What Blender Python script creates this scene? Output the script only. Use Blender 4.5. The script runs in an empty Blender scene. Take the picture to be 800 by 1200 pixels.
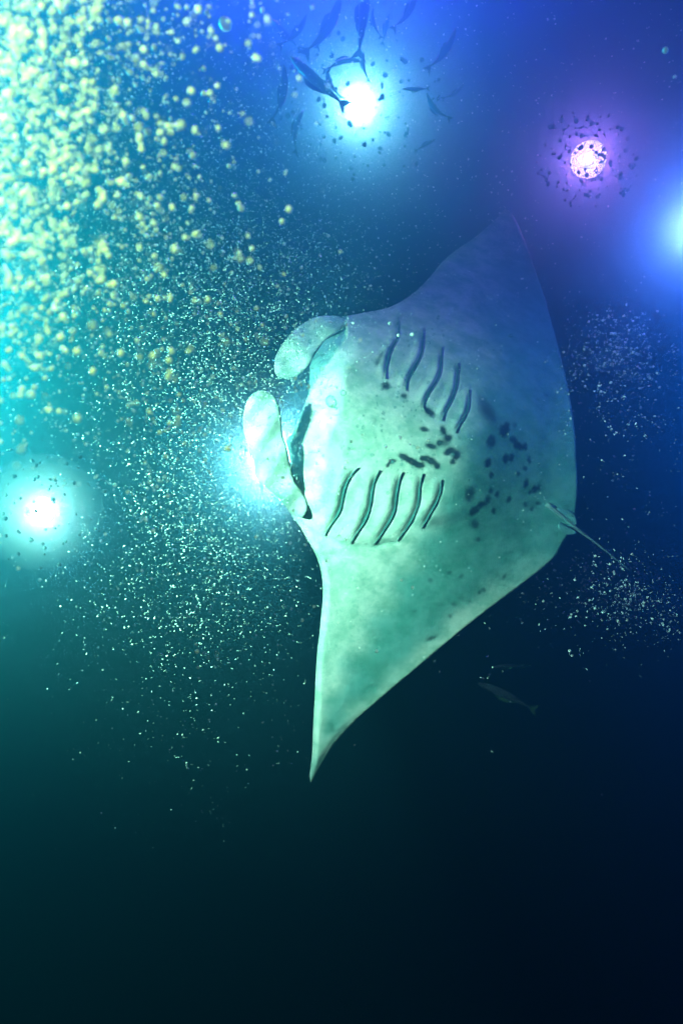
import bpy, bmesh, math, random
import numpy as np
from mathutils import Vector, Matrix
from mathutils.geometry import delaunay_2d_cdt

S = bpy.context.scene
C = S.collection
rnd = random.Random(7)
rng = np.random.default_rng(11)

# ------------------------------------------------------------------ camera
CAM_POS = Vector((0.0, 0.0, 6.0))
PITCH = math.radians(18.0)
FPX = 857.0                                   # focal length in pixels of an 800 x 1200 picture
cam_d = bpy.data.cameras.new('camera')
cam = bpy.data.objects.new('camera', cam_d)
C.objects.link(cam)
cam.location = CAM_POS
cam.rotation_euler = (math.radians(90) + PITCH, 0, 0)
cam_d.sensor_fit = 'VERTICAL'
cam_d.sensor_height = 36.0
cam_d.lens = 18.0 / (600.0 / FPX)
cam_d.clip_start = 0.01
cam_d.clip_end = 200.0
cam_d.dof.use_dof = True
cam_d.dof.focus_distance = 3.1
cam_d.dof.aperture_fstop = 5.0
S.camera = cam
ROT = cam.rotation_euler.to_matrix()


def P(px, py, d):
    """point seen at a place of the picture, d metres in front of the camera"""
    return CAM_POS + ROT @ Vector(((px - 400.0) / FPX * d, (600.0 - py) / FPX * d, -d))


# ------------------------------------------------------------------ night sky, exposure
W = bpy.data.worlds.new('World')
S.world = W
W.use_nodes = True
wb = W.node_tree.nodes['Background']
wb.inputs['Color'].default_value = (0.02, 0.04, 0.10, 1)
wb.inputs['Strength'].default_value = 0.05
S.view_settings.view_transform = 'Standard'
S.view_settings.look = 'None'
S.view_settings.exposure = 0.0
S.view_settings.gamma = 1.0
S.cycles.volume_bounces = 0
S.cycles.max_bounces = 6
S.cycles.transparent_max_bounces = 12
S.cycles.use_denoising = True
S.cycles.use_adaptive_sampling = False


# ------------------------------------------------------------------ helpers
def tag(o, label=None, cat=None, group=None, kind=None):
    if label: o['label'] = label
    if cat: o['category'] = cat
    if group: o['group'] = group
    if kind: o['kind'] = kind
    return o


def empty(name, loc):
    o = bpy.data.objects.new(name, None)
    o.empty_display_size = 0.05
    C.objects.link(o)
    o.location = loc
    return o


def link_mesh(name, me, parent=None):
    o = bpy.data.objects.new(name, me)
    C.objects.link(o)
    if parent is not None:
        o.parent = parent
    return o


def mat(name):
    m = bpy.data.materials.new(name)
    m.use_nodes = True
    return m, m.node_tree.nodes, m.node_tree.links


def simple(name, col, rough=0.6, spec=0.3, noise=0.0, scale=20.0, metal=0.0):
    m, n, l = mat(name)
    b = n['Principled BSDF']
    b.inputs['Base Color'].default_value = (*col, 1)
    b.inputs['Roughness'].default_value = rough
    b.inputs['Specular IOR Level'].default_value = spec
    b.inputs['Metallic'].default_value = metal
    if noise:
        t = n.new('ShaderNodeTexNoise'); t.inputs['Scale'].default_value = scale
        r = n.new('ShaderNodeMixRGB'); r.blend_type = 'MULTIPLY'
        r.inputs['Fac'].default_value = noise
        r.inputs['Color1'].default_value = (*col, 1)
        l.new(t.outputs['Color'], r.inputs['Color2'])
        l.new(r.outputs['Color'], b.inputs['Base Color'])
    return m


# ------------------------------------------------------------------ the water (fills the whole place)
m_water, n, l = mat('sea_water')
n.remove(n['Principled BSDF'])
out = n['Material Output']
sc_ = n.new('ShaderNodeVolumeScatter')
sc_.inputs['Color'].default_value = (0.22, 0.92, 1.0, 1)
sc_.inputs['Density'].default_value = 0.10
sc_.inputs['Anisotropy'].default_value = 0.87
ab_ = n.new('ShaderNodeVolumeAbsorption')
ab_.inputs['Color'].default_value = (0.375, 0.375, 0.475, 1)
ab_.inputs['Density'].default_value = 0.8
ad_ = n.new('ShaderNodeAddShader')
l.new(sc_.outputs[0], ad_.inputs[0]); l.new(ab_.outputs[0], ad_.inputs[1])
l.new(ad_.outputs[0], out.inputs['Volume'])
m_water.cycles.homogeneous_volume = True
m_water.cycles.volume_sampling = 'EQUIANGULAR'
bm = bmesh.new()
bmesh.ops.create_cube(bm, size=1.0)
me = bpy.data.meshes.new('haze'); bm.to_mesh(me); bm.free()
me.materials.append(m_water)
haze = link_mesh('haze', me)
haze.location = (0, 5, 6.5)
haze.scale = (30, 30, 22)
tag(haze, 'hazy blue green night sea water filling the whole scene', 'water', kind='stuff')

# ------------------------------------------------------------------ dive lights
m_house = simple('black_anodised', (0.03, 0.03, 0.035), 0.45, 0.5, 0.5, 60)


def emitter(name, col, strength):
    m, n, l = mat(name)
    n.remove(n['Principled BSDF'])
    e = n.new('ShaderNodeEmission')
    e.inputs['Color'].default_value = (*col, 1)
    e.inputs['Strength'].default_value = strength
    l.new(e.outputs[0], n['Material Output'].inputs['Surface'])
    return m


def lathe(prof, seg=24):
    """profile of (radius, z) turned about z"""
    bm = bmesh.new()
    rings = []
    for r, z in prof:
        rings.append([bm.verts.new((r * math.cos(2 * math.pi * k / seg), r * math.sin(2 * math.pi * k / seg), z)) for k in range(seg)])
    for a, b in zip(rings, rings[1:]):
        for k in range(seg):
            bm.faces.new((a[k], a[(k + 1) % seg], b[(k + 1) % seg], b[k]))
    bm.faces.new(rings[0][::-1]); bm.faces.new(rings[-1])
    for f in bm.faces: f.smooth = True
    return bm


def to_obj(name, bm, m, parent):
    me = bpy.data.meshes.new(name); bm.normal_update(); bm.to_mesh(me); bm.free()
    if m: me.materials.append(m)
    return link_mesh(name, me, parent)


def dive_light(px, py, d, r, col, watts, lens_col, lens_str, label, aim=None, cone=160, source=0.04):
    """torch with a domed lens; z points where it shines (towards AIM or the camera)"""
    at = P(px, py, d)
    t = empty('dive_light', at)
    tgt = at + aim if aim is not None else CAM_POS
    t.rotation_euler = (tgt - at).to_track_quat('Z', 'Y').to_euler()
    tag(t, label, 'dive light', 'dive lights glowing in the dark water')
    to_obj('housing', lathe([(r * .7, -r * 5), (r * .85, -r * 4.8), (r * .85, -r * 1.2), (r * 1.15, -r * .9), (r * 1.15, 0), (r * 1.02, .001)]), m_house, t)
    to_obj('lens', lathe([(r, .002), (r * .92, r * .3), (r * .7, r * .55), (r * .35, r * .72), (r * .05, r * .77)]), emitter('lamp_glass', lens_col, lens_str), t)
    ld = bpy.data.lights.new('lamp_beam', 'SPOT' if cone else 'POINT')
    ld.color = col; ld.energy = watts; ld.shadow_soft_size = source
    if cone:
        ld.spot_size = math.radians(cone); ld.spot_blend = 1.0
    lo = bpy.data.objects.new('lamp_beam', ld); C.objects.link(lo)
    lo.parent = t
    lo.location = (0, 0, r * 1.05 + source + .02)
    if cone: lo.rotation_euler = (math.pi, 0, 0)
    return t


UP = Vector((0, -.55, 1))
dive_light(50, 600, 2.5, .035, (0.5556, 1.0, 1.0), 18, (1, 1, 1), 120,
           'white dive light glowing alone at the far left in teal water')
dive_light(322, 540, 4.2, .05, (0.2815, 1.0, 0.8741), 1350, (.9, 1, 1), 120,
           'pale glowing dive light hidden behind the head of the manta')
dive_light(421, 122, 4.4, .075, (0.25, 1.0, 0.8571), 560, (.9, .97, 1), 120,
           'bright blue white dive light behind the fish at the top')
vio = dive_light(689, 187, 5.8, .139, (1.0, 0.2419, 0.8387), 620, (.50, 1.0, .80), 25,
                 'small round dive light with a violet halo ringed by specks')
to_obj('reflector_ring', lathe([(.074, .106), (.074, .117), (.034, .121), (.034, .106)]), emitter('blue_ring_glass', (.15, 1.0, .78), 22), vio)
to_obj('bulb', lathe([(.034, .106), (.034, .128), (.024, .138), (.005, .141)]), emitter('bulb_glass', (.75, 1, .75), 70), vio)
dive_light(822, 265, 3.2, .05, (0.0889, 0.2444, 1.0), 180, (.9, .97, 1), 60,
           'blue white dive light cut off by the right edge of the photo', None, None)

dive_light(-400, 90, 3.4, .05, (0.0011, 1.0, 0.7895), 38000, (.9, .97, 1), 60,  # unseen lamp added to brighten the upper left water
           'added fill light out of frame left of the bubble cloud, flooding it with blue', Vector((.4, -1, .0)), 130)
dive_light(-230, 470, 3.9, .05, (0.0004, 1.0, 0.7308), 26000, (.9, 1, .97), 60,  # added out of view for the teal glow at mid left
           'added fill light out of frame behind the far left light, teal', Vector((.25, -1, .25)), 116)
dive_light(370, -250, 4.0, .05, (0.1257, 0.0857, 1.0), 17500, (.9, .97, 1), 60,  # extra lamp added above the view to turn the top water blue
           'added fill light out of frame above the fish, blue', Vector((0, -1, -.6)), 165)
dive_light(1180, 420, 4.4, .05, (0.0139, 0.2667, 1.0), 18000, (.9, .95, 1), 60,  # unseen blue lamp added to lift the right side water
           'added fill light out of frame at the right, deep blue', Vector((-.6, -1, .2)), 120)

# scattering balls added round the visible lamps to whiten and widen their glow
CLOUD_G = 0.3


def soup(dens):
    m, n, l = mat('glow_scatter')
    n.remove(n['Principled BSDF'])
    v = n.new('ShaderNodeVolumeScatter')
    v.inputs['Color'].default_value = (1, 1, 1, 1); v.inputs['Density'].default_value = dens; v.inputs['Anisotropy'].default_value = CLOUD_G
    l.new(v.outputs[0], n['Material Output'].inputs['Volume'])
    m.cycles.homogeneous_volume = True
    m.cycles.volume_sampling = 'EQUIANGULAR'
    return m


def glow_cloud(px, py, d, r, dens, label):
    """thickening towards the lamp: a thin outer ball, a denser core"""
    def ball(name, rad, dn, parent=None):
        bm = bmesh.new(); bmesh.ops.create_icosphere(bm, subdivisions=4, radius=rad)
        return to_obj(name, bm, soup(dn), parent)
    o = ball('glow_cloud', r, dens * .25); o.location = P(px, py, d)
    for f, k in ((.84, .35), (.68, .5), (.54, .8), (.42, 1.2), (.30, 1.8), (.18, 2.5)):
        ball('cloud_core', r * f, dens * k, o)
    tag(o, label, 'plankton', kind='stuff')
    return o


glow_cloud(50, 600, 2.46, .20, .6, 'pale haze added to whiten the glow round the far left light')
glow_cloud(322, 540, 4.15, .60, .6, 'pale haze added to whiten the glow behind the head of the manta')
glow_cloud(421, 126, 4.35, .75, .5, 'pale haze added to whiten the glow round the top light')
glow_cloud(689, 187, 5.72, .75, .09, 'faint haze added to spread the violet glow round the small round light')
glow_cloud(822, 265, 3.15, .55, .42, 'pale blue haze added to widen the glow round the light at the right edge')

# strobe of the camera, out of the picture at the upper left, lights the near bubbles
at = CAM_POS + ROT @ Vector((-.40, .36, -.06))
t = empty('camera_strobe', at)
t.rotation_euler = (P(220, 330, .8) - at).to_track_quat('Z', 'Y').to_euler()
tag(t, 'black camera strobe held above the near yellow bubbles at the upper left', 'strobe')
to_obj('housing', lathe([(.03, -.12), (.05, -.11), (.05, -.02), (.06, 0), (.055, .001)]), m_house, t)
to_obj('lens', lathe([(.052, .002), (.05, .008), (.03, .014), (.004, .016)]), emitter('strobe_glass', (1, .95, .75), 6), t)
ld = bpy.data.lights.new('strobe_beam', 'SPOT')
ld.color = (.52, 1.0, .22); ld.energy = 62; ld.shadow_soft_size = .03
ld.spot_size = math.radians(110); ld.spot_blend = 1.0
lo = bpy.data.objects.new('strobe_beam', ld); C.objects.link(lo); lo.parent = t
lo.location = (0, 0, .06); lo.rotation_euler = (math.pi, 0, 0)


# unseen key light added out at the left to brighten the belly
at = CAM_POS + ROT @ Vector((-2.9, .75, -.5))
t = empty('key_light', at)
t.rotation_euler = (P(440, 672, 3.1) - at).to_track_quat('Z', 'Y').to_euler()
tag(t, 'added black key light far out of frame at the left, shining on the manta belly', 'strobe')
to_obj('housing', lathe([(.03, -.12), (.05, -.11), (.05, -.02), (.06, 0), (.055, .001)]), m_house, t)
to_obj('lens', lathe([(.052, .002), (.05, .008), (.03, .014), (.004, .016)]), emitter('strobe_glass', (.9, 1, 1), 6), t)
ld = bpy.data.lights.new('strobe_beam', 'SPOT')
ld.color = (0.204, 1.0, 0.432); ld.energy = 162000; ld.shadow_soft_size = .22
ld.spot_size = math.radians(38); ld.spot_blend = 1.0
lo = bpy.data.objects.new('strobe_beam', ld); C.objects.link(lo); lo.parent = t
lo.location = (0, 0, .06); lo.rotation_euler = (math.pi, 0, 0)

# ------------------------------------------------------------------ manta ray
def resample(pts, step, closed=True, smooth=2):
    """Catmull-Rom through the points, then even steps"""
    pts = [np.array(p, float) for p in pts]
    nP = len(pts)
    fine = []
    rngk = range(nP if closed else nP - 1)
    for i in rngk:
        if closed:
            p0, p1, p2, p3 = pts[(i - 1) % nP], pts[i], pts[(i + 1) % nP], pts[(i + 2) % nP]
        else:
            p0, p1, p2, p3 = pts[max(i - 1, 0)], pts[i], pts[i + 1], pts[min(i + 2, nP - 1)]
        for k in range(10):
            t = k / 10
            fine.append(.5 * ((2 * p1) + (-p0 + p2) * t + (2 * p0 - 5 * p1 + 4 * p2 - p3) * t * t + (-p0 + 3 * p1 - 3 * p2 + p3) * t ** 3))
    fine.append(pts[0] if closed else pts[-1])
    fine = np.array(fine)
    seg = np.linalg.norm(np.diff(fine, axis=0), axis=1)
    cum = np.concatenate([[0], np.cumsum(seg)])
    k = max(4, int(cum[-1] / step))
    t = np.linspace(0, cum[-1], k + 1)
    if closed: t = t[:-1]
    return np.stack([np.interp(t, cum, fine[:, 0]), np.interp(t, cum, fine[:, 1])], 1)


def seg_dist(q, line, closed=False):
    """distance of every point of q to a polyline, and the place along it (0..1)"""
    best = np.full(len(q), 1e9); where = np.zeros(len(q)); side = np.zeros(len(q))
    m = len(line)
    rr = range(m if closed else m - 1)
    tot = len(rr)
    for i in rr:
        a = line[i]; b = line[(i + 1) % m]
        ab = b - a; L2 = max(ab @ ab, 1e-9)
        t = np.clip(((q - a) @ ab) / L2, 0, 1)
        dv = q - (a + t[:, None] * ab)
        d = np.hypot(dv[:, 0], dv[:, 1])
        k = d < best
        best[k] = d[k]; where[k] = (i + t[k]) / tot
        side[k] = np.sign(ab[0] * dv[k, 1] - ab[1] * dv[k, 0])
    return best, where, side


def inside(q, poly):
    x, y = q[:, 0], q[:, 1]
    c = np.zeros(len(q), bool)
    j = len(poly) - 1
    for i in range(len(poly)):
        xi, yi = poly[i]; xj, yj = poly[j]
        if yi != yj:
            c ^= ((yi > y) != (yj > y)) & (x < (xj - xi) * (y - yi) / (yj - yi) + xi)
        j = i
    return c


def unproject(px, d):
    v = np.stack([(px[:, 0] - 400.0) / FPX * d, (600.0 - px[:, 1]) / FPX * d, -d], 1)
    return v @ np.array(ROT).T + np.array(CAM_POS)


def solid(name, outline, step, front, thick, colour, mats, parent, origin):
    """closed skin: belly side towards the diver, back side behind it, joined along the rim"""
    rim = resample(outline, step)
    lo = rim.min(0); hi = rim.max(0)
    gx, gy = np.meshgrid(np.arange(lo[0], hi[0], step), np.arange(lo[1], hi[1], step * .866))
    gx = gx + (np.arange(gx.shape[0]) % 2)[:, None] * step * .5
    q = np.stack([gx.ravel(), gy.ravel()], 1)
    q = q[inside(q, rim)]
    dr, _, _ = seg_dist(q, rim, True)
    q = q[dr > step * .6]
    allp = np.concatenate([rim, q])
    nr = len(rim)
    res = delaunay_2d_cdt([Vector(p) for p in allp], [(i, (i + 1) % nr) for i in range(nr)], [], 1, 1e-4)
    vs = np.array([list(v) for v in res[0]]); faces = res[2]
    dist, _, _ = seg_dist(vs, rim, True)
    fd = front(vs, dist)
    th = thick(vs, dist)
    fp = unproject(vs, fd); bp = unproject(vs, fd + th)
    o = np.array(origin)
    nv = len(vs)
    V = np.concatenate([fp, bp]) - o
    F = []; MI = []
    for f in faces:
        f = list(f)
        a, b, c_ = (vs[f[0]], vs[f[1]], vs[f[2]])
        area = (b[0] - a[0]) * (c_[1] - a[1]) - (b[1] - a[1]) * (c_[0] - a[0])
        if area > 0: f = f[::-1]
        F.append(f); MI.append(0)
        F.append([i + nv for i in f[::-1]]); MI.append(1)
    ed = {}
    for f in F[0::2]:
        for i in range(len(f)):
            ed[(f[i], f[(i + 1) % len(f)])] = 1
    for a, b in list(ed):
        if (b, a) not in ed:
            F.append([b, a, a + nv, b + nv]); MI.append(0)
    me = bpy.data.meshes.new(name)
    me.from_pydata([tuple(v) for v in V], [], F)
    for m in mats: me.materials.append(m)
    me.polygons.foreach_set('material_index', MI)
    me.polygons.foreach_set('use_smooth', [True] * len(F))
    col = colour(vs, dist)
    ca = me.color_attributes.new('pigment_and_shade', 'FLOAT_COLOR', 'POINT')
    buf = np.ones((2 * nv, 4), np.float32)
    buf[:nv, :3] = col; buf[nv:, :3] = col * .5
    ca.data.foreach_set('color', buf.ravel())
    me.update()
    ob = link_mesh(name, me, parent)
    return ob


CEN = np.array([490.0, 520.0])
WAX = np.array([0.319, -0.948])           # towards the upper wing tip
AAX = np.array([0.948, 0.319])            # towards the tail


def ss(a, b, x):
    t = np.clip((x - a) / (b - a), 0, 1)
    return t * t * (3 - 2 * t)


def plane_depth(v):
    s = (v - CEN) @ WAX
    a = (v - CEN) @ AAX
    d = 3.15 + .0011 * a
    sp = 45 * np.logaddexp(0, (s - 20) / 45)          # bends gently where the upper wing begins
    d = d + .0019 * sp + .0000100 * sp * sp - .0003 * np.minimum(s, 0)
    return d


jaw = resample([(398, 408), (390, 422), (375, 441), (366, 461), (358, 482), (354, 510), (356, 528), (346, 551), (344, 560)], 3, closed=False)
body_outline = [(340, 600), (352, 618), (363, 637), (372, 655), (377, 675), (378, 702), (375, 735), (371, 772), (369, 812), (367, 850), (365.5, 885),
                (363, 908), (364.5, 917), (370, 909), (380, 890), (396, 867), (420, 841), (450, 815), (490, 781), (522, 754), (560, 723), (600, 693), (631, 669),
                (650, 652), (657, 640), (664, 628), (671, 615), (674, 600), (676, 580), (676, 560), (675, 538), (673, 505), (667, 464), (658, 424), (647, 382), (634, 338), (621, 300), (609, 268),
                (598, 249), (590, 247), (577, 260), (556, 278), (534, 293), (517, 308), (503, 325), (485, 343), (461, 358), (440, 364), (418, 368), (400, 373),
                (388, 388), (375, 407), (364, 427), (361, 462), (352, 485), (343, 507), (336, 517), (340, 540), (341, 560), (336, 580)]

gills = [
    ([(419, 548), (411, 557), (404, 570), (401, 583), (398, 596), (392, 608), (385, 619), (380, 628)], 4.6),
    ([(444, 551), (437, 568), (434, 585), (432, 597), (424, 615), (410, 637)], 4.6),
    ([(471, 553), (465, 572), (462, 595), (456, 610), (447, 625), (438, 638)], 4.8),
    ([(495, 555), (491, 572), (489, 592), (482, 608), (475, 620), (465, 634)], 4.6),
    ([(517, 562), (514, 580), (507, 595), (500, 608), (494, 619)], 4.2),
    ([(466, 370), (467, 384), (466, 395), (458, 409), (454, 421), (451, 444)], 3.2),
    ([(495, 385), (495, 402), (492, 418), (484, 432), (477, 446), (475, 458)], 3.2),
    ([(517, 406), (516, 430), (512, 444), (502, 460), (496, 474), (497, 481)], 3.0),
    ([(536, 425), (535, 447), (531, 463), (523, 479), (517, 493)], 3.0),
    ([(549, 456), (549, 472), (545, 486), (538, 498), (533, 507)], 3.0)]
gill_lines = [resample(g, 2.5, closed=False) for g, w in gills]


def body_front(v, dist):
    d = plane_depth(v)
    # belly swells towards the viewer along the spine
    s = (v - CEN) @ WAX; a = (v - CEN) @ AAX
    bul = np.exp(-(s / 120) ** 2) * (1 - ss(40, 170, a)) * ss(0, 45, dist)
    d = d - .12 * bul
    # mouth: behind the lower jaw the skin drops away
    jd, _, side = seg_dist(v, jaw)
    ahead = (side > 0) & (jd < 40) & (v[:, 1] > 365) & (v[:, 1] < 575) & (v[:, 0] < 405)
    d = np.where(ahead, d + .035 * ss(0, 9, jd), d)
    # gill slits: a groove with a raised flap in front of it
    for (g, w), ln in zip(gills, gill_lines):
        gd, wh, sd = seg_dist(v, ln)
        end = np.clip(np.minimum(wh, 1 - wh) * 6, 0, 1)
        d = d + .005 * np.exp(-(gd / (w * .55)) ** 2) * end
        d = d - .006 * np.exp(-((gd - w * 1.6) / (w * 1.5)) ** 2) * (sd > 0) * end
    # crease that runs along the lower ends of the gills
    cd, wh, sd = seg_dist(v, crease)
    d = d + .006 * np.exp(-(cd / 2.5) ** 2)
    # fin rim curls slightly
    lead = 1 - ss(-60, 20, a + np.where(s < -150, (s + 150) * .25, 0))
    d = d + .012 * (1 - ss(0, 8, dist)) * lead
    return d


crease = resample([(342, 602), (356, 613), (372, 624), (392, 632), (410, 638), (438, 640), (452, 636), (466, 635)], 3, closed=False)


def body_thick(v, dist):
    s = (v - CEN) @ WAX
    return .007 + .30 * (1 - np.exp(-dist / 60)) * (.35 + .65 * np.exp(-(s / 170) ** 2))


spots = [  # x, y, rx, ry, degrees, darkness, softness
    (590, 505, 6, 8, 0, .8, .3), (593, 501, 4, 7, 0, .8, .3), (575, 517, 5.5, 7.5, 0, .65, .35), (603, 498, 2.6, 3, 0, .5, .4),
    (601, 515, 5, 4, 40, .8, .3), (606, 522, 4.5, 5, 20, .8, .3), (610, 524, 3.5, 4, 0, .8, .3), (615, 523.5, 2.6, 5, 0, .8, .3),
    (592, 538, 3.6, 6, 10, .85, .3), (599, 536.5, 2.8, 5, 10, .85, .3), (619.5, 539, 2.2, 5.4, -8, .8, .3), (571.5, 542.5, 3.8, 6, 15, .9, .3),
    (607, 555.5, 2.3, 3.5, 0, .6, .4), (614.5, 549, 2.5, 2.8, 0, .65, .4), (575.5, 557, 2.8, 4, 10, .7, .4), (616, 566.5, 2.8, 6, 15, .85, .3),
    (626, 573.5, 3.2, 5, 0, .85, .3), (620, 577, 2, 2.6, 0, .7, .4), (631, 571, 2, 4, 10, .7, .4), (550, 579, 5.6, 10, 15, .6, .5),
    (574.5, 575, 2.6, 4, 15, .75, .4), (571, 586, 3.4, 6.5, 15, .8, .4), (564, 591, 5, 3.6, -20, .8, .4), (556, 598, 6.5, 4.5, -35, .75, .4), (552, 602, 3, 3, 0, .6, .4),
    (582, 579, 2.6, 4, 15, .75, .4), (596, 585, 2.4, 4.6, 30, .75, .4), (615, 591, 2.4, 3, 0, .7, .4), (623, 596.5, 2, 2.8, 20, .6, .4), (629.5, 590, 2.4, 2.2, 0, .7, .4),
    (578, 599, 2.4, 4, 15, .75, .4), (556.5, 614, 4.6, 5, 0, .6, .5), (560, 632, 2.4, 3, 0, .5, .5), (636, 556, 2, 2, 0, .3, .5),
    (474, 536, 8, 4, 28, .95, .25), (483, 541, 8, 4.5, 25, .95, .25), (492, 545, 6, 4, 0, .9, .3), (497, 537, 6, 3.6, -10, .95, .25), (505, 540, 7, 4.5, 25, .95, .25), (512, 546, 4, 4, 30, .9, .3),
    (459, 541, 5, 2.8, -25, .85, .3), (454, 545, 2.6, 2.6, 0, .8, .4), (526, 529, 7, 4.5, -30, .9, .35), (534, 533, 5.5, 6, 0, .9, .35), (530, 541, 3.4, 3.6, 0, .85, .35),
    (505, 523, 7, 3.4, 15, .75, .4), (515, 519, 4, 4, 0, .7, .4), (497, 503, 5.5, 2.8, 10, .75, .4), (519, 505, 3.6, 6.5, -20, .7, .4), (525, 513, 4.5, 4, 0, .7, .4), (522, 518, 5, 5, 0, .5, .6),
    (452, 452, 5, 4.6, 30, .7, .5), (473, 464, 4, 3.2, 10, .65, .5), (503, 483, 7.5, 4, 40, .75, .4), (445, 419, 2.6, 9, 20, .5, .6), (441, 425, 2.2, 4, 0, .4, .6),
    (526, 671, 3, 2, -20, .55, .4), (540, 675, 2.8, 2, -30, .5, .4), (562, 694, 2.6, 2.4, 0, .55, .4), (567, 692, 2.2, 2.2, 0, .5, .4), (590, 676, 2, 4, 30, .5, .4), (531, 708, 3, 2, 0, .4, .5),
    (527, 722, 3, 2.2, 0, .5, .4), (505, 748, 7, 2.2, -25, .5, .4), (504, 680, 2.6, 2.4, 0, .5, .4), (550, 705, 2, 1.6, 0, .4, .5), (566, 690, 2, 1.6, 0, .4, .5), (486, 716, 2.4, 2, 0, .3, .5),
    (640, 463, 3, 1.6, 30, .5, .5), (630, 468, 2.4, 1.6, 0, .35, .5), (598, 424, 2, 3, 0, .3, .5),
    (571, 482, 7, 19, -32, .55, .75), (525, 609, 22, 7, -12, .28, .8), (508, 612, 8, 5, -20, .25, .8),
    (332, 586, 9, 12, -48, .75, .6), (362, 540, 12, 7, -40, .35, .9), (640, 575, 20, 14, -30, .16, .9), (421, 566, 5, 8, 10, .12, .9)]


def body_colour(v, dist):
    base = np.array([.88, .80, .74])
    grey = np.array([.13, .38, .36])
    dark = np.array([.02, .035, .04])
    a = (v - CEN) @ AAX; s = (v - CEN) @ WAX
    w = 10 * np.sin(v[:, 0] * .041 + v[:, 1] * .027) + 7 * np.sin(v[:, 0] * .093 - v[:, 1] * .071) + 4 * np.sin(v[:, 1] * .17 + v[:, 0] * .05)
    rear_shade = ss(-8, 75, a + w * 1.1 - np.where(s < -100, (s + 100) * .18, 0))  # rear belly greyish by nature, painted darker and teal to imitate weaker light
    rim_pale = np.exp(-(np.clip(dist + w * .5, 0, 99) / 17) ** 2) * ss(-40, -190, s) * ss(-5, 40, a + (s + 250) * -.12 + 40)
    k = np.clip(rear_shade * .92 - rim_pale * .85, 0, 1)
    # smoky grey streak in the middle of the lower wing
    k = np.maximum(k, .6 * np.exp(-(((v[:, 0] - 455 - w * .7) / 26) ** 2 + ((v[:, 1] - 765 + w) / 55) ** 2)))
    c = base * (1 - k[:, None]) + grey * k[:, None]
    # mouth lining and back edge of the head: dark skin plus painted shade
    jd, _, side = seg_dist(v, jaw)
    ahead = (side > 0) & (jd < 40) & (v[:, 1] > 365) & (v[:, 1] < 575) & (v[:, 0] < 405)
    mk = np.where(ahead, ss(0, 4, jd), 0) * .9
    c = c * (1 - mk[:, None]) + np.array([.22, .46, .47]) * mk[:, None]
    jit = .5 * np.sin(v[:, 0] * 1.3 + v[:, 1] * .7) + .5 * np.sin(v[:, 0] * .6 - v[:, 1] * 1.1)
    for x, y, rx, ry, deg, dk, soft in spots:
        near = (np.abs(v[:, 0] - x) < 60) & (np.abs(v[:, 1] - y) < 60)
        if not near.any(): continue
        q = v[near] - (x, y)
        t = math.radians(deg); ct, st = math.cos(t), math.sin(t)
        ux = (q[:, 0] * ct + q[:, 1] * st) / rx; uy = (-q[:, 0] * st + q[:, 1] * ct) / ry
        r = np.sqrt(ux * ux + uy * uy) + jit[near] * .12
        f = min(.97, dk * 1.45) * (1 - ss(1 - soft, 1 + soft, r))
        c[near] = c[near] * (1 - f[:, None]) + dark * f[:, None]
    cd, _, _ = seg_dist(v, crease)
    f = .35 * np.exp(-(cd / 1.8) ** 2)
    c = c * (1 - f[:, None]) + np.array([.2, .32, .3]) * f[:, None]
    # dark leading edge, where the black back wraps round
    f = (1 - ss(.5, 4, dist)) * .45 * (1 - ss(-60, 20, a + np.where(s < -150, (s + 150) * .25, 0)))
    c = c * (1 - f[:, None]) + np.array([.1, .16, .18]) * f[:, None]
    return c


m_belly, n, l = mat('manta_belly_skin')
b = n['Principled BSDF']
at_ = n.new('ShaderNodeVertexColor'); at_.layer_name = 'pigment_and_shade'
tc = n.new('ShaderNodeTexCoord')
mp = n.new('ShaderNodeMapping'); mp.inputs['Rotation'].default_value = (0, math.radians(-35), 0); mp.inputs['Scale'].default_value = (3, 3, 4.2)
nz = n.new('ShaderNodeTexNoise'); nz.inputs['Scale'].default_value = 3.2; nz.inputs['Detail'].default_value = 7; nz.inputs['Roughness'].default_value = .68
rp = n.new('ShaderNodeValToRGB')
rp.color_ramp.elements[0].position = .40; rp.color_ramp.elements[0].color = (.48, .68, .61, 1)
rp.color_ramp.elements[1].position = .58; rp.color_ramp.elements[1].color = (1, 1, 1, 1)
mx = n.new('ShaderNodeMixRGB'); mx.blend_type = 'MULTIPLY'; mx.inputs['Fac'].default_value = .85
bp_ = n.new('ShaderNodeBump'); bp_.inputs['Strength'].default_value = .25; bp_.inputs['Distance'].default_value = .01
l.new(tc.outputs['Object'], mp.inputs['Vector']); l.new(mp.outputs['Vector'], nz.inputs['Vector'])
l.new(nz.outputs['Fac'], rp.inputs['Fac'])
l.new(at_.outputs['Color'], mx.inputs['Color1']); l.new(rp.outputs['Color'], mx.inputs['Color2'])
nf = n.new('ShaderNodeTexNoise'); nf.inputs['Scale'].default_value = 38; nf.inputs['Detail'].default_value = 5; nf.inputs['Roughness'].default_value = .7
rf = n.new('ShaderNodeValToRGB')
rf.color_ramp.elements[0].position = .34; rf.color_ramp.elements[0].color = (.74, .80, .79, 1)
rf.color_ramp.elements[1].position = .58; rf.color_ramp.elements[1].color = (1, 1, 1, 1)
mg = n.new('ShaderNodeMixRGB'); mg.blend_type = 'MULTIPLY'; mg.inputs['Fac'].default_value = .8
l.new(tc.outputs['Object'], nf.inputs['Vector']); l.new(nf.outputs['Fac'], rf.inputs['Fac'])
l.new(mx.outputs['Color'], mg.inputs['Color1']); l.new(rf.outputs['Color'], mg.inputs['Color2'])
l.new(mg.outputs['Color'], b.inputs['Base Color'])
l.new(nz.outputs['Fac'], bp_.inputs['Height']); l.new(bp_.outputs['Normal'], b.inputs['Normal'])
b.inputs['Roughness'].default_value = .55
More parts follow.
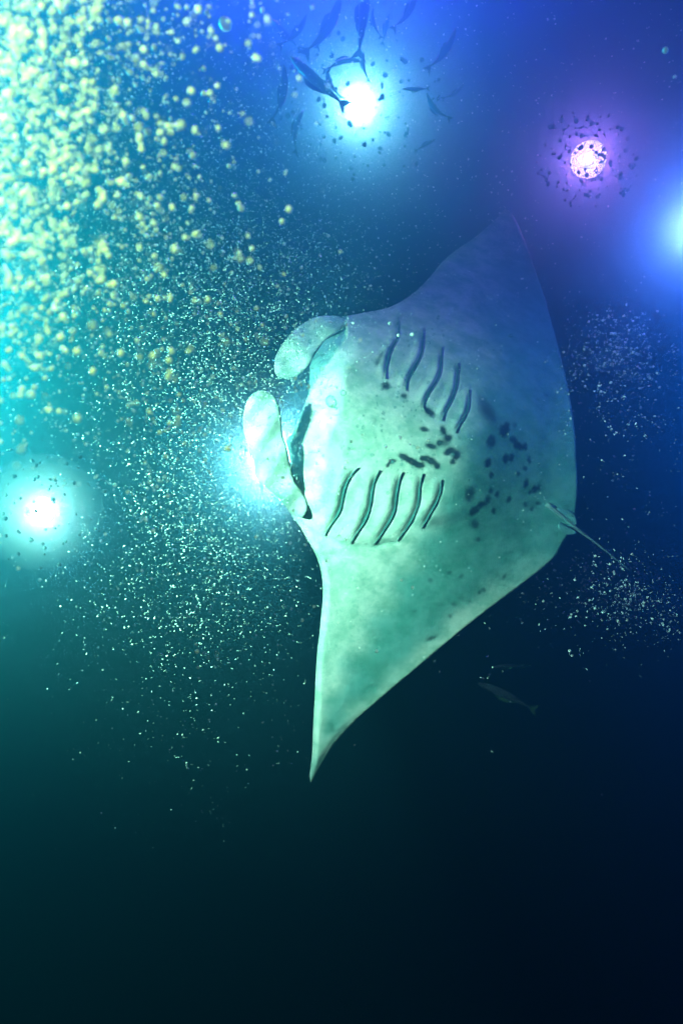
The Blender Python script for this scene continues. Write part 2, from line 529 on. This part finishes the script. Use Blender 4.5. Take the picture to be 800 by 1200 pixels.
b.inputs['Specular IOR Level'].default_value = .25
m_back = simple('manta_back_skin', (.025, .03, .035), .6, .3, .5, 12)
m_gill = simple('gill_tissue', (.07, .22, .21), .6, .2, .4, 60)

MO = P(490, 520, 3.3)
manta = empty('manta_ray', MO)
tag(manta, 'large manta ray seen from below, white belly with dark spots and gill slits', 'manta ray')
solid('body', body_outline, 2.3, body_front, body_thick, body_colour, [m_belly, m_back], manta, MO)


def lobe_colour(shade):
    def f(v, dist):
        base = np.array([.86, .82, .78]) * shade
        c = np.repeat(base[None], len(v), 0)
        e = np.hypot((v[:, 0] - 331) / 11, (v[:, 1] - 585) / 12)
        k = .6 * (1 - ss(.5, 1.6, e)); c = c * (1 - k[:, None]) + np.array([.10, .26, .26]) * k[:, None]
        k = (1 - ss(.5, 3.5, dist)) * .4
        return c * (1 - k[:, None]) + np.array([.1, .16, .18]) * k[:, None]
    return f


lobe1 = [(308, 457.5), (297, 461), (289, 471), (285.5, 485), (285, 500), (288, 514), (292, 527), (298, 541), (299, 556), (306, 566), (318, 577), (330, 588), (342, 602),
         (356, 606), (360, 590), (352, 574), (344, 562), (341, 548), (338, 534), (335, 521), (331, 510), (330, 494), (327, 477), (320, 463)]


def lobe1_front(v, dist):
    base = plane_depth(v) - .03
    t = ss(600, 470, v[:, 1])
    return base - .07 * t + .004 * np.sin(v[:, 1] * .11 + v[:, 0] * .16) + .010 * ((v[:, 0] - 310 - (v[:, 1] - 460) * .2) / 24) ** 2 * ss(575, 520, v[:, 1])


lobe2 = [(322, 436), (327, 442), (341, 444), (353, 437), (363, 426), (372, 410), (384, 396), (398, 388), (406, 378), (396, 371), (380, 370), (366, 373), (352, 381), (340, 392), (329, 406), (322, 421)]


def lobe2_front(v, dist):
    base = plane_depth(v) + .02
    t = np.clip((400 - v[:, 0]) / 75, 0, 1)
    return base + .10 * t - .008 * (1 - np.exp(-dist / 8)) + .008 * np.sin(t * 9 + v[:, 1] * .09)


for ol, fr, shd in ((lobe1, lobe1_front, 1.0), (lobe2, lobe2_front, 1.0)):
    solid('cephalic_fin', ol, 2.2, fr, lambda v, dist: .007 + .014 * (1 - np.exp(-dist / 9)), lobe_colour(shd), [m_belly, m_back], manta, MO)


def ribbon(name, line, depth, width, m, parent, lift=.004, fat=.012):
    """a narrow lens-shaped strip that follows a line on the belly"""
    ln = np.asarray(line); k = len(ln)
    tan = np.gradient(ln, axis=0); tan /= np.linalg.norm(tan, axis=1)[:, None]
    nor = np.stack([-tan[:, 1], tan[:, 0]], 1)
    t = np.linspace(0, 1, k)
    wd = width * .27 * (1 + .25 * np.sin(t * 19 + width * 40)) * np.clip(np.minimum(t * 5, (1 - t) * 3), .12, 1) * (.65 + .5 * t)
    L = unproject(ln + nor * wd[:, None], depth - lift + .002)
    R = unproject(ln - nor * wd[:, None], depth - lift + .002)
    M_ = unproject(ln, depth - lift + .003)
    B = unproject(ln, depth - lift + fat)
    V = np.concatenate([L, M_, R, B]) - np.array(MO)
    F = []
    for i in range(k - 1):
        for a, b in ((0, 1), (1, 2), (2, 3), (3, 0)):
            F.append([a * k + i, a * k + i + 1, b * k + i + 1, b * k + i])
    F.append([0, k, 2 * k, 3 * k]); F.append([3 * k + k - 1, 2 * k + k - 1, k + k - 1, k - 1])
    me = bpy.data.meshes.new(name); me.from_pydata([tuple(x) for x in V], [], F)
    me.materials.append(m); me.update()
    return link_mesh(name, me, parent)


body_rim = resample(body_outline, 4)
for (g, w), ln in zip(gills, gill_lines):
    dd, _, _ = seg_dist(ln, body_rim, True)
    ribbon('gill_slit', ln, body_front(ln, dd) - .006, w, m_gill, manta)


def tube(name, pts, radii, m, parent, origin, seg=10):
    bm = bmesh.new(); rings = []
    for i, p in enumerate(pts):
        d = (pts[min(i + 1, len(pts) - 1)] - pts[max(i - 1, 0)]).normalized()
        x = d.orthogonal().normalized(); y = d.cross(x)
        rings.append([bm.verts.new(p - origin + radii[i] * (math.cos(2 * math.pi * k / seg) * x + math.sin(2 * math.pi * k / seg) * y)) for k in range(seg)])
    for a, b in zip(rings, rings[1:]):
        for k in range(seg):
            bm.faces.new((a[k], a[(k + 1) % seg], b[(k + 1) % seg], b[k]))
    bm.faces.new(rings[0][::-1]); bm.faces.new(rings[-1])
    for f in bm.faces: f.smooth = True
    bmesh.ops.recalc_face_normals(bm, faces=bm.faces)
    return to_obj(name, bm, m, parent)


m_tail = simple('manta_tail_skin', (.22, .30, .30), .6, .3, .4, 30)
tl = resample([(640, 591), (650, 598), (662, 608), (676, 620), (700, 638), (722, 656), (739, 670)], 6, closed=False)
tr = [.009 * (1 - i / (len(tl) - 1)) + .0022 for i in range(len(tl))]
tube('tail', [P(x, y, plane_depth(np.array([[x, y]]))[0] - .004) for x, y in tl], tr, m_tail, manta, MO)
for ol in ([(652, 596), (664, 598), (672, 602), (676, 612), (673, 617), (664, 613)], [(654, 612), (664, 617), (675, 623), (674, 626), (664, 626.5), (655, 622)]):
    solid('pelvic_fin', ol, 2.0, lambda v, dist: plane_depth(v) - .012, lambda v, dist: .005 + .006 * (1 - np.exp(-dist / 4)),
          lambda v, dist: np.repeat(np.array([[.2, .42, .41]]), len(v), 0), [m_belly, m_back], manta, MO)

# ------------------------------------------------------------------ fish
m_fish = simple('fish_skin', (.04, .06, .075), .4, .5, .5, 25)
m_fin = simple('fish_fin', (.035, .05, .06), .5, .3, .4, 40)
m_pale = simple('pale_fish_skin', (.28, .34, .34), .4, .5, .3, 25)
m_gtail = simple('greenish_fin', (.22, .45, .12), .5, .3, .3, 40)


def fish_body(bend):
    prof = [(.5, .006, 0), (.47, .03, 0), (.40, .06, 0), (.28, .085, 0), (.12, .095, 0), (-.05, .085, 0), (-.22, .055, 0), (-.36, .024, 0), (-.42, .018, 0)]
    bm = bmesh.new(); rings = []
    for x, h, _ in prof:
        off = bend * (x - .1) ** 2
        rings.append([bm.verts.new((x, .45 * h * math.cos(k * math.pi / 5), off + .8 * h * math.sin(k * math.pi / 5) * (1.0 if k < 5 else .9))) for k in range(10)])
    for a, b in zip(rings, rings[1:]):
        for k in range(10):
            bm.faces.new((a[k], a[(k + 1) % 10], b[(k + 1) % 10], b[k]))
    bm.faces.new(rings[0][::-1]); bm.faces.new(rings[-1])
    for f in bm.faces: f.smooth = True
    bmesh.ops.recalc_face_normals(bm, faces=bm.faces)
    return bm


def plate(pts, t=.006):
    """a thin fin in the x-z plane"""
    bm = bmesh.new()
    A = [bm.verts.new((x, t, z)) for x, z in pts]; B = [bm.verts.new((x, -t, z)) for x, z in pts]
    bm.faces.new(A); bm.faces.new(B[::-1])
    k = len(pts)
    for i in range(k):
        bm.faces.new((A[i], B[i], B[(i + 1) % k], A[(i + 1) % k]))
    bmesh.ops.recalc_face_normals(bm, faces=bm.faces)
    return bm


def mesh_of(name, bm, m):
    me = bpy.data.meshes.new(name); bm.normal_update(); bm.to_mesh(me); bm.free(); me.materials.append(m); return me


def fish_set(bend, m1, m2):
    o = bend * .27
    return {'body': mesh_of('body', fish_body(bend), m1),
            'tail_fin': mesh_of('tail_fin', plate([(-.40, o + .016), (-.47, o + .06), (-.56, o + .105), (-.51, o + .02), (-.50, o), (-.51, o - .02), (-.56, o - .105), (-.47, o - .06), (-.40, o - .016)]), m2),
            'dorsal_fin': mesh_of('dorsal_fin', plate([(.18, .085), (.10, .135), (-.02, .125), (-.14, .085), (-.2, .05)]), m2),
            'pectoral_fin': mesh_of('pectoral_fin', plate([(.24, -.02), (.10, -.075), (.06, -.06), (.16, -.01)], .004), m2)}


FS = [fish_set(0, m_fish, m_fin), fish_set(.5, m_fish, m_fin), fish_set(-.55, m_fish, m_fin), fish_set(.15, m_pale, m_gtail)]


def fish(kind, head, tail, d, label, group, roll=0.0, tilt=0.0):
    h = P(head[0], head[1], d - tilt); t = P(tail[0], tail[1], d + tilt)
    x = (h - t); ln = x.length; x.normalize()
    view = ((h + t) / 2 - CAM_POS).normalized()
    z = x.cross(view).normalized(); y = z.cross(x).normalized()
    M = Matrix((x, y, z)).transposed().to_4x4() @ Matrix.Rotation(roll, 4, 'X')
    e = empty('fish', (0, 0, 0))
    e.matrix_world = Matrix.Translation((h + t) / 2) @ M @ Matrix.Scale(ln, 4)
    tag(e, label, 'fish', group)
    for nm, me in FS[kind].items():
        o = link_mesh(nm, me, e)
        if nm == 'pectoral_fin': o.location = (0, .05, 0)
    return e


G = 'dark fish around the top dive light'
fish(1, (404, -4), (366, 72), 2.30, 'dark fish swimming steeply up to the left of the light beam at top', G, .3)
fish(0, (431, -22), (420, 66), 2.25, 'thick dark fish hanging head up just above the top dive light', G, .2)
fish(2, (424, 60), (427, 94), 2.30, 'thin dark fish dipping into the white glow of the top light', G, .6)
fish(0, (340, 66), (404, 124), 2.18, 'long dark fish slanting down with forked tail against the left of the glow', G, .2)
fish(2, (423, 68), (378, 76), 2.37, 'curved dark fish lying across the upper left rim of the glow', G, .5)
fish(1, (492, -10), (466, 40), 2.30, 'dark fish at the top edge to the right of the top light', G, .3)
fish(1, (537, 36), (506, 88), 2.49, 'faint dark fish rightmost above the glow, in indigo water', G, .4)
fish(0, (471, 104), (502, 104), 2.42, 'small level dark fish right of the bright light core', G, .2)
fish(2, (497, 111), (523, 145), 2.42, 'curved fish with pale belly just below the small level fish', G, -.4)
fish(1, (337, 78), (327, 148), 2.42, 'faint upright fish farthest left of the top light', G, .5)
fish(2, (380, 80), (393, 116), 2.37, 'slim dark fish close beside the slanting fish with forked tail', G, .3)
fish(0, (510, 163), (486, 177), 2.54, 'tiny faint fish below right of the top glow', G, .2)
fish(2, (434, 10), (441, 45), 2.37, 'slim bent fish right beside the thick fish above the light', G, .3)
fish(1, (362, 20), (332, 60), 2.42, 'faint dark fish among yellow bubbles above the slanting fish', G, .3)
fish(0, (318, 22), (352, 58), 2.58, 'dim fish nosing up left at the edge of the yellow bubbles', G, .3)
fish(2, (300, -6), (318, 34), 2.69, 'dim fish at the very top among the last yellow bubbles', G, .4)
fish(1, (386, 18), (376, 60), 2.80, 'short dim fish between the two steep fish left of the light', G, .5)
fish(0, (456, 16), (448, 52), 2.91, 'short dim fish standing just right of the top light', G, .3)
fish(2, (352, 128), (340, 176), 2.69, 'dim fish hanging low to the left of the top glow', G, .5)
fish(1, (545, 100), (520, 120), 3.02, 'tiny dim fish in indigo water right of the curved fish', G, .3)
fish(3, (560, 799), (627, 829), 5.4, 'pale slender fish with greenish forked tail below the trailing wing edge', 'faint fish in the dark lower water', .2)
fish(3, (576, 781), (612, 779), 5.8, 'smaller dimmer fish just above the one with the greenish tail', 'faint fish in the dark lower water', .2)

# ------------------------------------------------------------------ bubbles and plankton
def ico(sub):
    bm = bmesh.new(); bmesh.ops.create_icosphere(bm, subdivisions=sub, radius=1.0)
    V = np.array([list(v.co) for v in bm.verts]); F = np.array([[v.index for v in f.verts] for f in bm.faces]); bm.free()
    return V, F


I1, I2 = ico(1), ico(2)

m_bub, n, l = mat('bubble_film')
b = n['Principled BSDF']
b.inputs['Base Color'].default_value = (.95, .95, .88, 1); b.inputs['Roughness'].default_value = .35
b.inputs['Specular IOR Level'].default_value = .8
tb = n.new('ShaderNodeBsdfTransparent'); mb = n.new('ShaderNodeMixShader'); mb.inputs['Fac'].default_value = .78
l.new(tb.outputs[0], mb.inputs[1]); l.new(b.outputs[0], mb.inputs[2]); l.new(mb.outputs[0], n['Material Output'].inputs['Surface'])
m_fine, n, l = mat('fine_bubble')
b = n['Principled BSDF']
b.inputs['Base Color'].default_value = (.9, .95, .95, 1); b.inputs['Roughness'].default_value = .3
tf = n.new('ShaderNodeBsdfTransparent'); mf = n.new('ShaderNodeMixShader'); mf.inputs['Fac'].default_value = .6
l.new(tf.outputs[0], mf.inputs[1]); l.new(b.outputs[0], mf.inputs[2]); l.new(mf.outputs[0], n['Material Output'].inputs['Surface'])
m_clear, n, l = mat('clear_bubble')
n.remove(n['Principled BSDF'])
tr_ = n.new('ShaderNodeBsdfTransparent'); tr_.inputs['Color'].default_value = (.97, 1, 1, 1)
rim_ = n.new('ShaderNodeBsdfPrincipled'); rim_.inputs['Base Color'].default_value = (.10, .22, .22, 1); rim_.inputs['Roughness'].default_value = .08
rim_.inputs['Specular IOR Level'].default_value = 1.0
lw = n.new('ShaderNodeLayerWeight'); lw.inputs['Blend'].default_value = .45
ms = n.new('ShaderNodeMixShader')
l.new(lw.outputs['Facing'], ms.inputs['Fac']); l.new(tr_.outputs[0], ms.inputs[1]); l.new(rim_.outputs[0], ms.inputs[2])
l.new(ms.outputs[0], n['Material Output'].inputs['Surface'])
m_plank = simple('plankton_shell', (.05, .08, .10), .6, .2, .4, 200)


def rand_rot():
    q = rng.normal(size=4); q /= np.linalg.norm(q)
    w, x, y, z = q
    return np.array([[1 - 2 * (y * y + z * z), 2 * (x * y - z * w), 2 * (x * z + y * w)], [2 * (x * y + z * w), 1 - 2 * (x * x + z * z), 2 * (y * z - x * w)], [2 * (x * z - y * w), 2 * (y * z + x * w), 1 - 2 * (x * x + y * y)]])


ROTS = [rand_rot() for _ in range(64)]


def squash(V):
    """uneven droplet: one of many random squeezes"""
    R = ROTS[rng.integers(64)]
    s = np.array([1.0, rng.uniform(.62, 1.0), rng.uniform(.62, 1.0)])
    return (V * s) @ R.T


def swarm(name, items, m, label, cat):
    """the many too small to pick apart: one mesh"""
    Vs = []; Fs = []; o = 0
    for (x, y, d, dia) in items:
        V, F = I1 if dia < 3.2 else I2
        r = dia * .5 * d / FPX
        Vs.append(squash(V) * r + np.array(P(x, y, d))); Fs.append(F + o); o += len(V)
    V = np.concatenate(Vs).astype(np.float32); F = np.concatenate(Fs).astype(np.int32)
    me = bpy.data.meshes.new(name)
    me.vertices.add(len(V)); me.vertices.foreach_set('co', V.ravel())
    me.loops.add(F.size); me.loops.foreach_set('vertex_index', F.ravel())
    me.polygons.add(len(F)); me.polygons.foreach_set('loop_start', np.arange(0, F.size, 3, dtype=np.int32))
    me.polygons.foreach_set('use_smooth', np.ones(len(F), bool))
    me.materials.append(m); me.update(); me.validate()
    ob = link_mesh(name, me)
    return tag(ob, label, cat, kind='stuff')


def sing_meshes(name, m, k=8):
    outm = []
    for _ in range(k):
        V, F = I2
        me = bpy.data.meshes.new(name); me.from_pydata([tuple(v) for v in squash(V)], [], [list(map(int, f)) for f in F])
        me.polygons.foreach_set('use_smooth', [True] * len(F)); me.materials.append(m); me.update(); outm.append(me)
    return outm


def single(name, meshes, it, label, cat, group):
    x, y, d, dia = it
    o = link_mesh(name, meshes[rng.integers(len(meshes))])
    o.location = P(x, y, d); r = dia * .5 * d / FPX; o.scale = (r, r, r)
    o.rotation_euler = tuple(rng.uniform(0, 6.28, 3))
    return tag(o, label, cat, group)


def clumpy(fn, n_, box, clumps=0, spread=12):
    """n_ places drawn with density fn over box; a share of them gathered in little clumps"""
    res = []
    x0, y0, x1, y1 = box
    while len(res) < n_:
        x = rng.uniform(x0, x1); y = rng.uniform(y0, y1)
        if rng.random() < fn(x, y):
            res.append((x, y))
            if rng.random() < clumps:
                for _ in range(rng.integers(2, 7)):
                    res.append((x + rng.normal() * spread, y + rng.normal() * spread))
    return res[:n_]


def dens_near(x, y):
    u = math.exp(-(max(x, 0) / 120) ** 1.5) * (1 / (1 + math.exp((y - 330) / 60)))
    return min(1, min(.95, .95 * u) + .075 * math.exp(-(max(x, 0) / 230) ** 2) * (1 / (1 + math.exp((y - 440) / 50))))


def dens_mid(x, y):
    return math.exp(-((x - 70 - max(0, y - 120) * .32) / 150) ** 2) * (1 / (1 + math.exp((y - 560) / 55)))


def dens_fine(x, y):
    cx = 285 - (y - 420) * .15 if y > 420 else 285 - (420 - y) * .22
    return math.exp(-((x - cx) / (95 + max(0, 560 - y) * .22)) ** 2) * (1 / (1 + math.exp((y - 690) / 62))) * (1 / (1 + math.exp((170 - y) / 90)))


def dia_of(lo, hi, p=2.2):
    return lo + (hi - lo) * rng.random() ** p


near = [(x, y, rng.uniform(.36, 1.0), dia_of(1.5, 10, 2.5)) for x, y in clumpy(dens_near, 3900, (-20, -20, 460, 640), .22, 10)]
mid = [(x, y, rng.uniform(.7, 1.3), dia_of(1.2, 4.2)) for x, y in clumpy(dens_mid, 3600, (-10, -10, 520, 800), .2, 8)]
fine = [(x, y, rng.uniform(1.2, 2.4), dia_of(.7, 2.3, 3)) for x, y in clumpy(dens_fine, 20000, (-10, 20, 560, 1000), .12, 9)]
snow = [(x, y, rng.uniform(1.0, 2.8), dia_of(.7, 2.4, 3)) for x, y in clumpy(lambda x, y: (1 if y < 640 else max(0.04, 1 - (y - 640) / 260)) * (.35 + .65 * (y < 330)), 2600, (0, 0, 800, 1000), .12, 7)]


def dens_right(x, y):
    return math.exp(-((x - 725) / 50) ** 2 - ((y - 415) / 42) ** 2) + .25 * math.exp(-((x - 720) / 50) ** 2 - ((y - 490) / 60) ** 2)


def dens_low(x, y):
    return math.exp(-((x - 725) / 60) ** 2 - ((y - 700 - (x - 720) * .15) / 34) ** 2) + .2 * math.exp(-((x - 700) / 90) ** 2 - ((y - 690) / 60) ** 2)


right = [(x, y, rng.uniform(3.0, 4.2), dia_of(.9, 3.6, 3)) for x, y in clumpy(dens_right, 1500, (640, 300, 830, 680), .3, 6)]
low = [(x, y, rng.uniform(3.4, 4.6), dia_of(1.0, 4.0, 3)) for x, y in clumpy(dens_low, 2100, (500, 560, 840, 900), .25, 7)]
belly = [(x, y, rng.uniform(1.9, 2.6), dia_of(2.0, 5.0)) for x, y in clumpy(lambda x, y: math.exp(-((x - 455) / 75) ** 2 - ((y - 480) / 75) ** 2), 130, (330, 370, 640, 640), .2, 9)]
fin_b = [(x, y, rng.uniform(2.0, 2.6), dia_of(1.6, 3.6)) for x, y in clumpy(lambda x, y: 1.0 if (283 < x < 335 and 455 < y < 530) or (318 < x < 375 and 385 < y < 445) else .35, 150, (280, 385, 380, 620), .1, 5)]

# singles: the largest in the picture
near.sort(key=lambda b: -b[3])
cand = near[:170]
rest_near = near[170:]
SM = sing_meshes('bubble', m_bub); SC = sing_meshes('bubble', m_clear)
for it in cand:
    single('bubble', SM, it, 'pale yellow out of focus bubble in the thick near cloud at upper left', 'bubble', 'blurred yellow bubbles at the upper left')
belly.sort(key=lambda b: -b[3])
for it in belly[:40]:
    single('bubble', SC, it, 'clear little bubble in front of the white belly of the manta', 'bubble', 'clear bubbles before the belly')
low.sort(key=lambda b: -b[3])
for it in low[:40]:
    single('bubble', SM, it, 'small bluish bubble in the loose cloud under the manta tail', 'bubble', 'bubbles under the tail')
right.sort(key=lambda b: -b[3])
for it in right[:36]:
    single('bubble', SM, it, 'small blue white bubble in the cloud right of the wing', 'bubble', 'bubbles right of the wing')
for x, y, dia, lab in ((388, 471, 17, 'largest clear bubble, a ring outlined on the belly near the mouth'), (402, 460.5, 8, 'second clear ring bubble just above right of the largest one'),
                       (779, 59, 8, 'bright white elongated bubble alone in the upper right corner'), (264, 28, 17, 'large pale bubble apart from the cloud, left of the fish at top'),
                       (414, 378.5, 5, 'shiny white bubble above the mouth of the manta'), (457, 379, 6, 'white bubble on the upper gills, left one of a pair'),
                       (483, 392, 6, 'white bubble between the first two upper gill slits'), (467, 393, 5, 'white bubble sitting over the first upper gill slit'),
                       (790, 90, 5, 'white bubble under the elongated one in the upper right corner')):
    single('bubble', SC if 'clear' in lab else SM, (x, y, 2.2 if x < 700 and x > 300 else 1.2, dia), lab, 'bubble', None)
swarm('bubbles', rest_near + mid, m_bub, 'dense drift of yellowish white bubbles across the upper left', 'bubbles')
swarm('bubbles', fine + snow, m_fine, 'fine white bubbles and drifting specks across the water', 'bubbles')
swarm('bubbles', right[36:] + low[40:], m_fine, 'fine bluish bubbles at the right side of the manta', 'bubbles')
swarm('bubbles', belly[40:] + fin_b, m_clear, 'tiny clear bubbles before the head and belly of the manta', 'bubbles')

PM = sing_meshes('plankton_speck', m_plank)


def specks(cx, cy, d0, n_, r0, r1, big, label, group, skew=(0, 0)):
    for _ in range(n_):
        a = rng.uniform(0, 2 * math.pi); r = r0 + (r1 - r0) * rng.random() ** .8
        single('plankton_speck', PM, (cx + r * math.cos(a) + skew[0], cy + r * math.sin(a) * .95 + skew[1], d0 * rng.uniform(.5, .68), dia_of(big * .35, big, 1.5)), label, 'plankton', group)


specks(50, 600, 2.5, 85, 8, 85, 6.5, 'dark speck of plankton before the glow of the far left light', 'dark specks round the far left light', (3, -14))
specks(421, 122, 4.6, 110, 14, 100, 7, 'dark speck of plankton before the glow of the top light', 'dark specks round the top light')
specks(689, 187, 4.9, 150, 12, 62, 7, 'dark speck of plankton ringing the violet light', 'dark specks round the violet light')
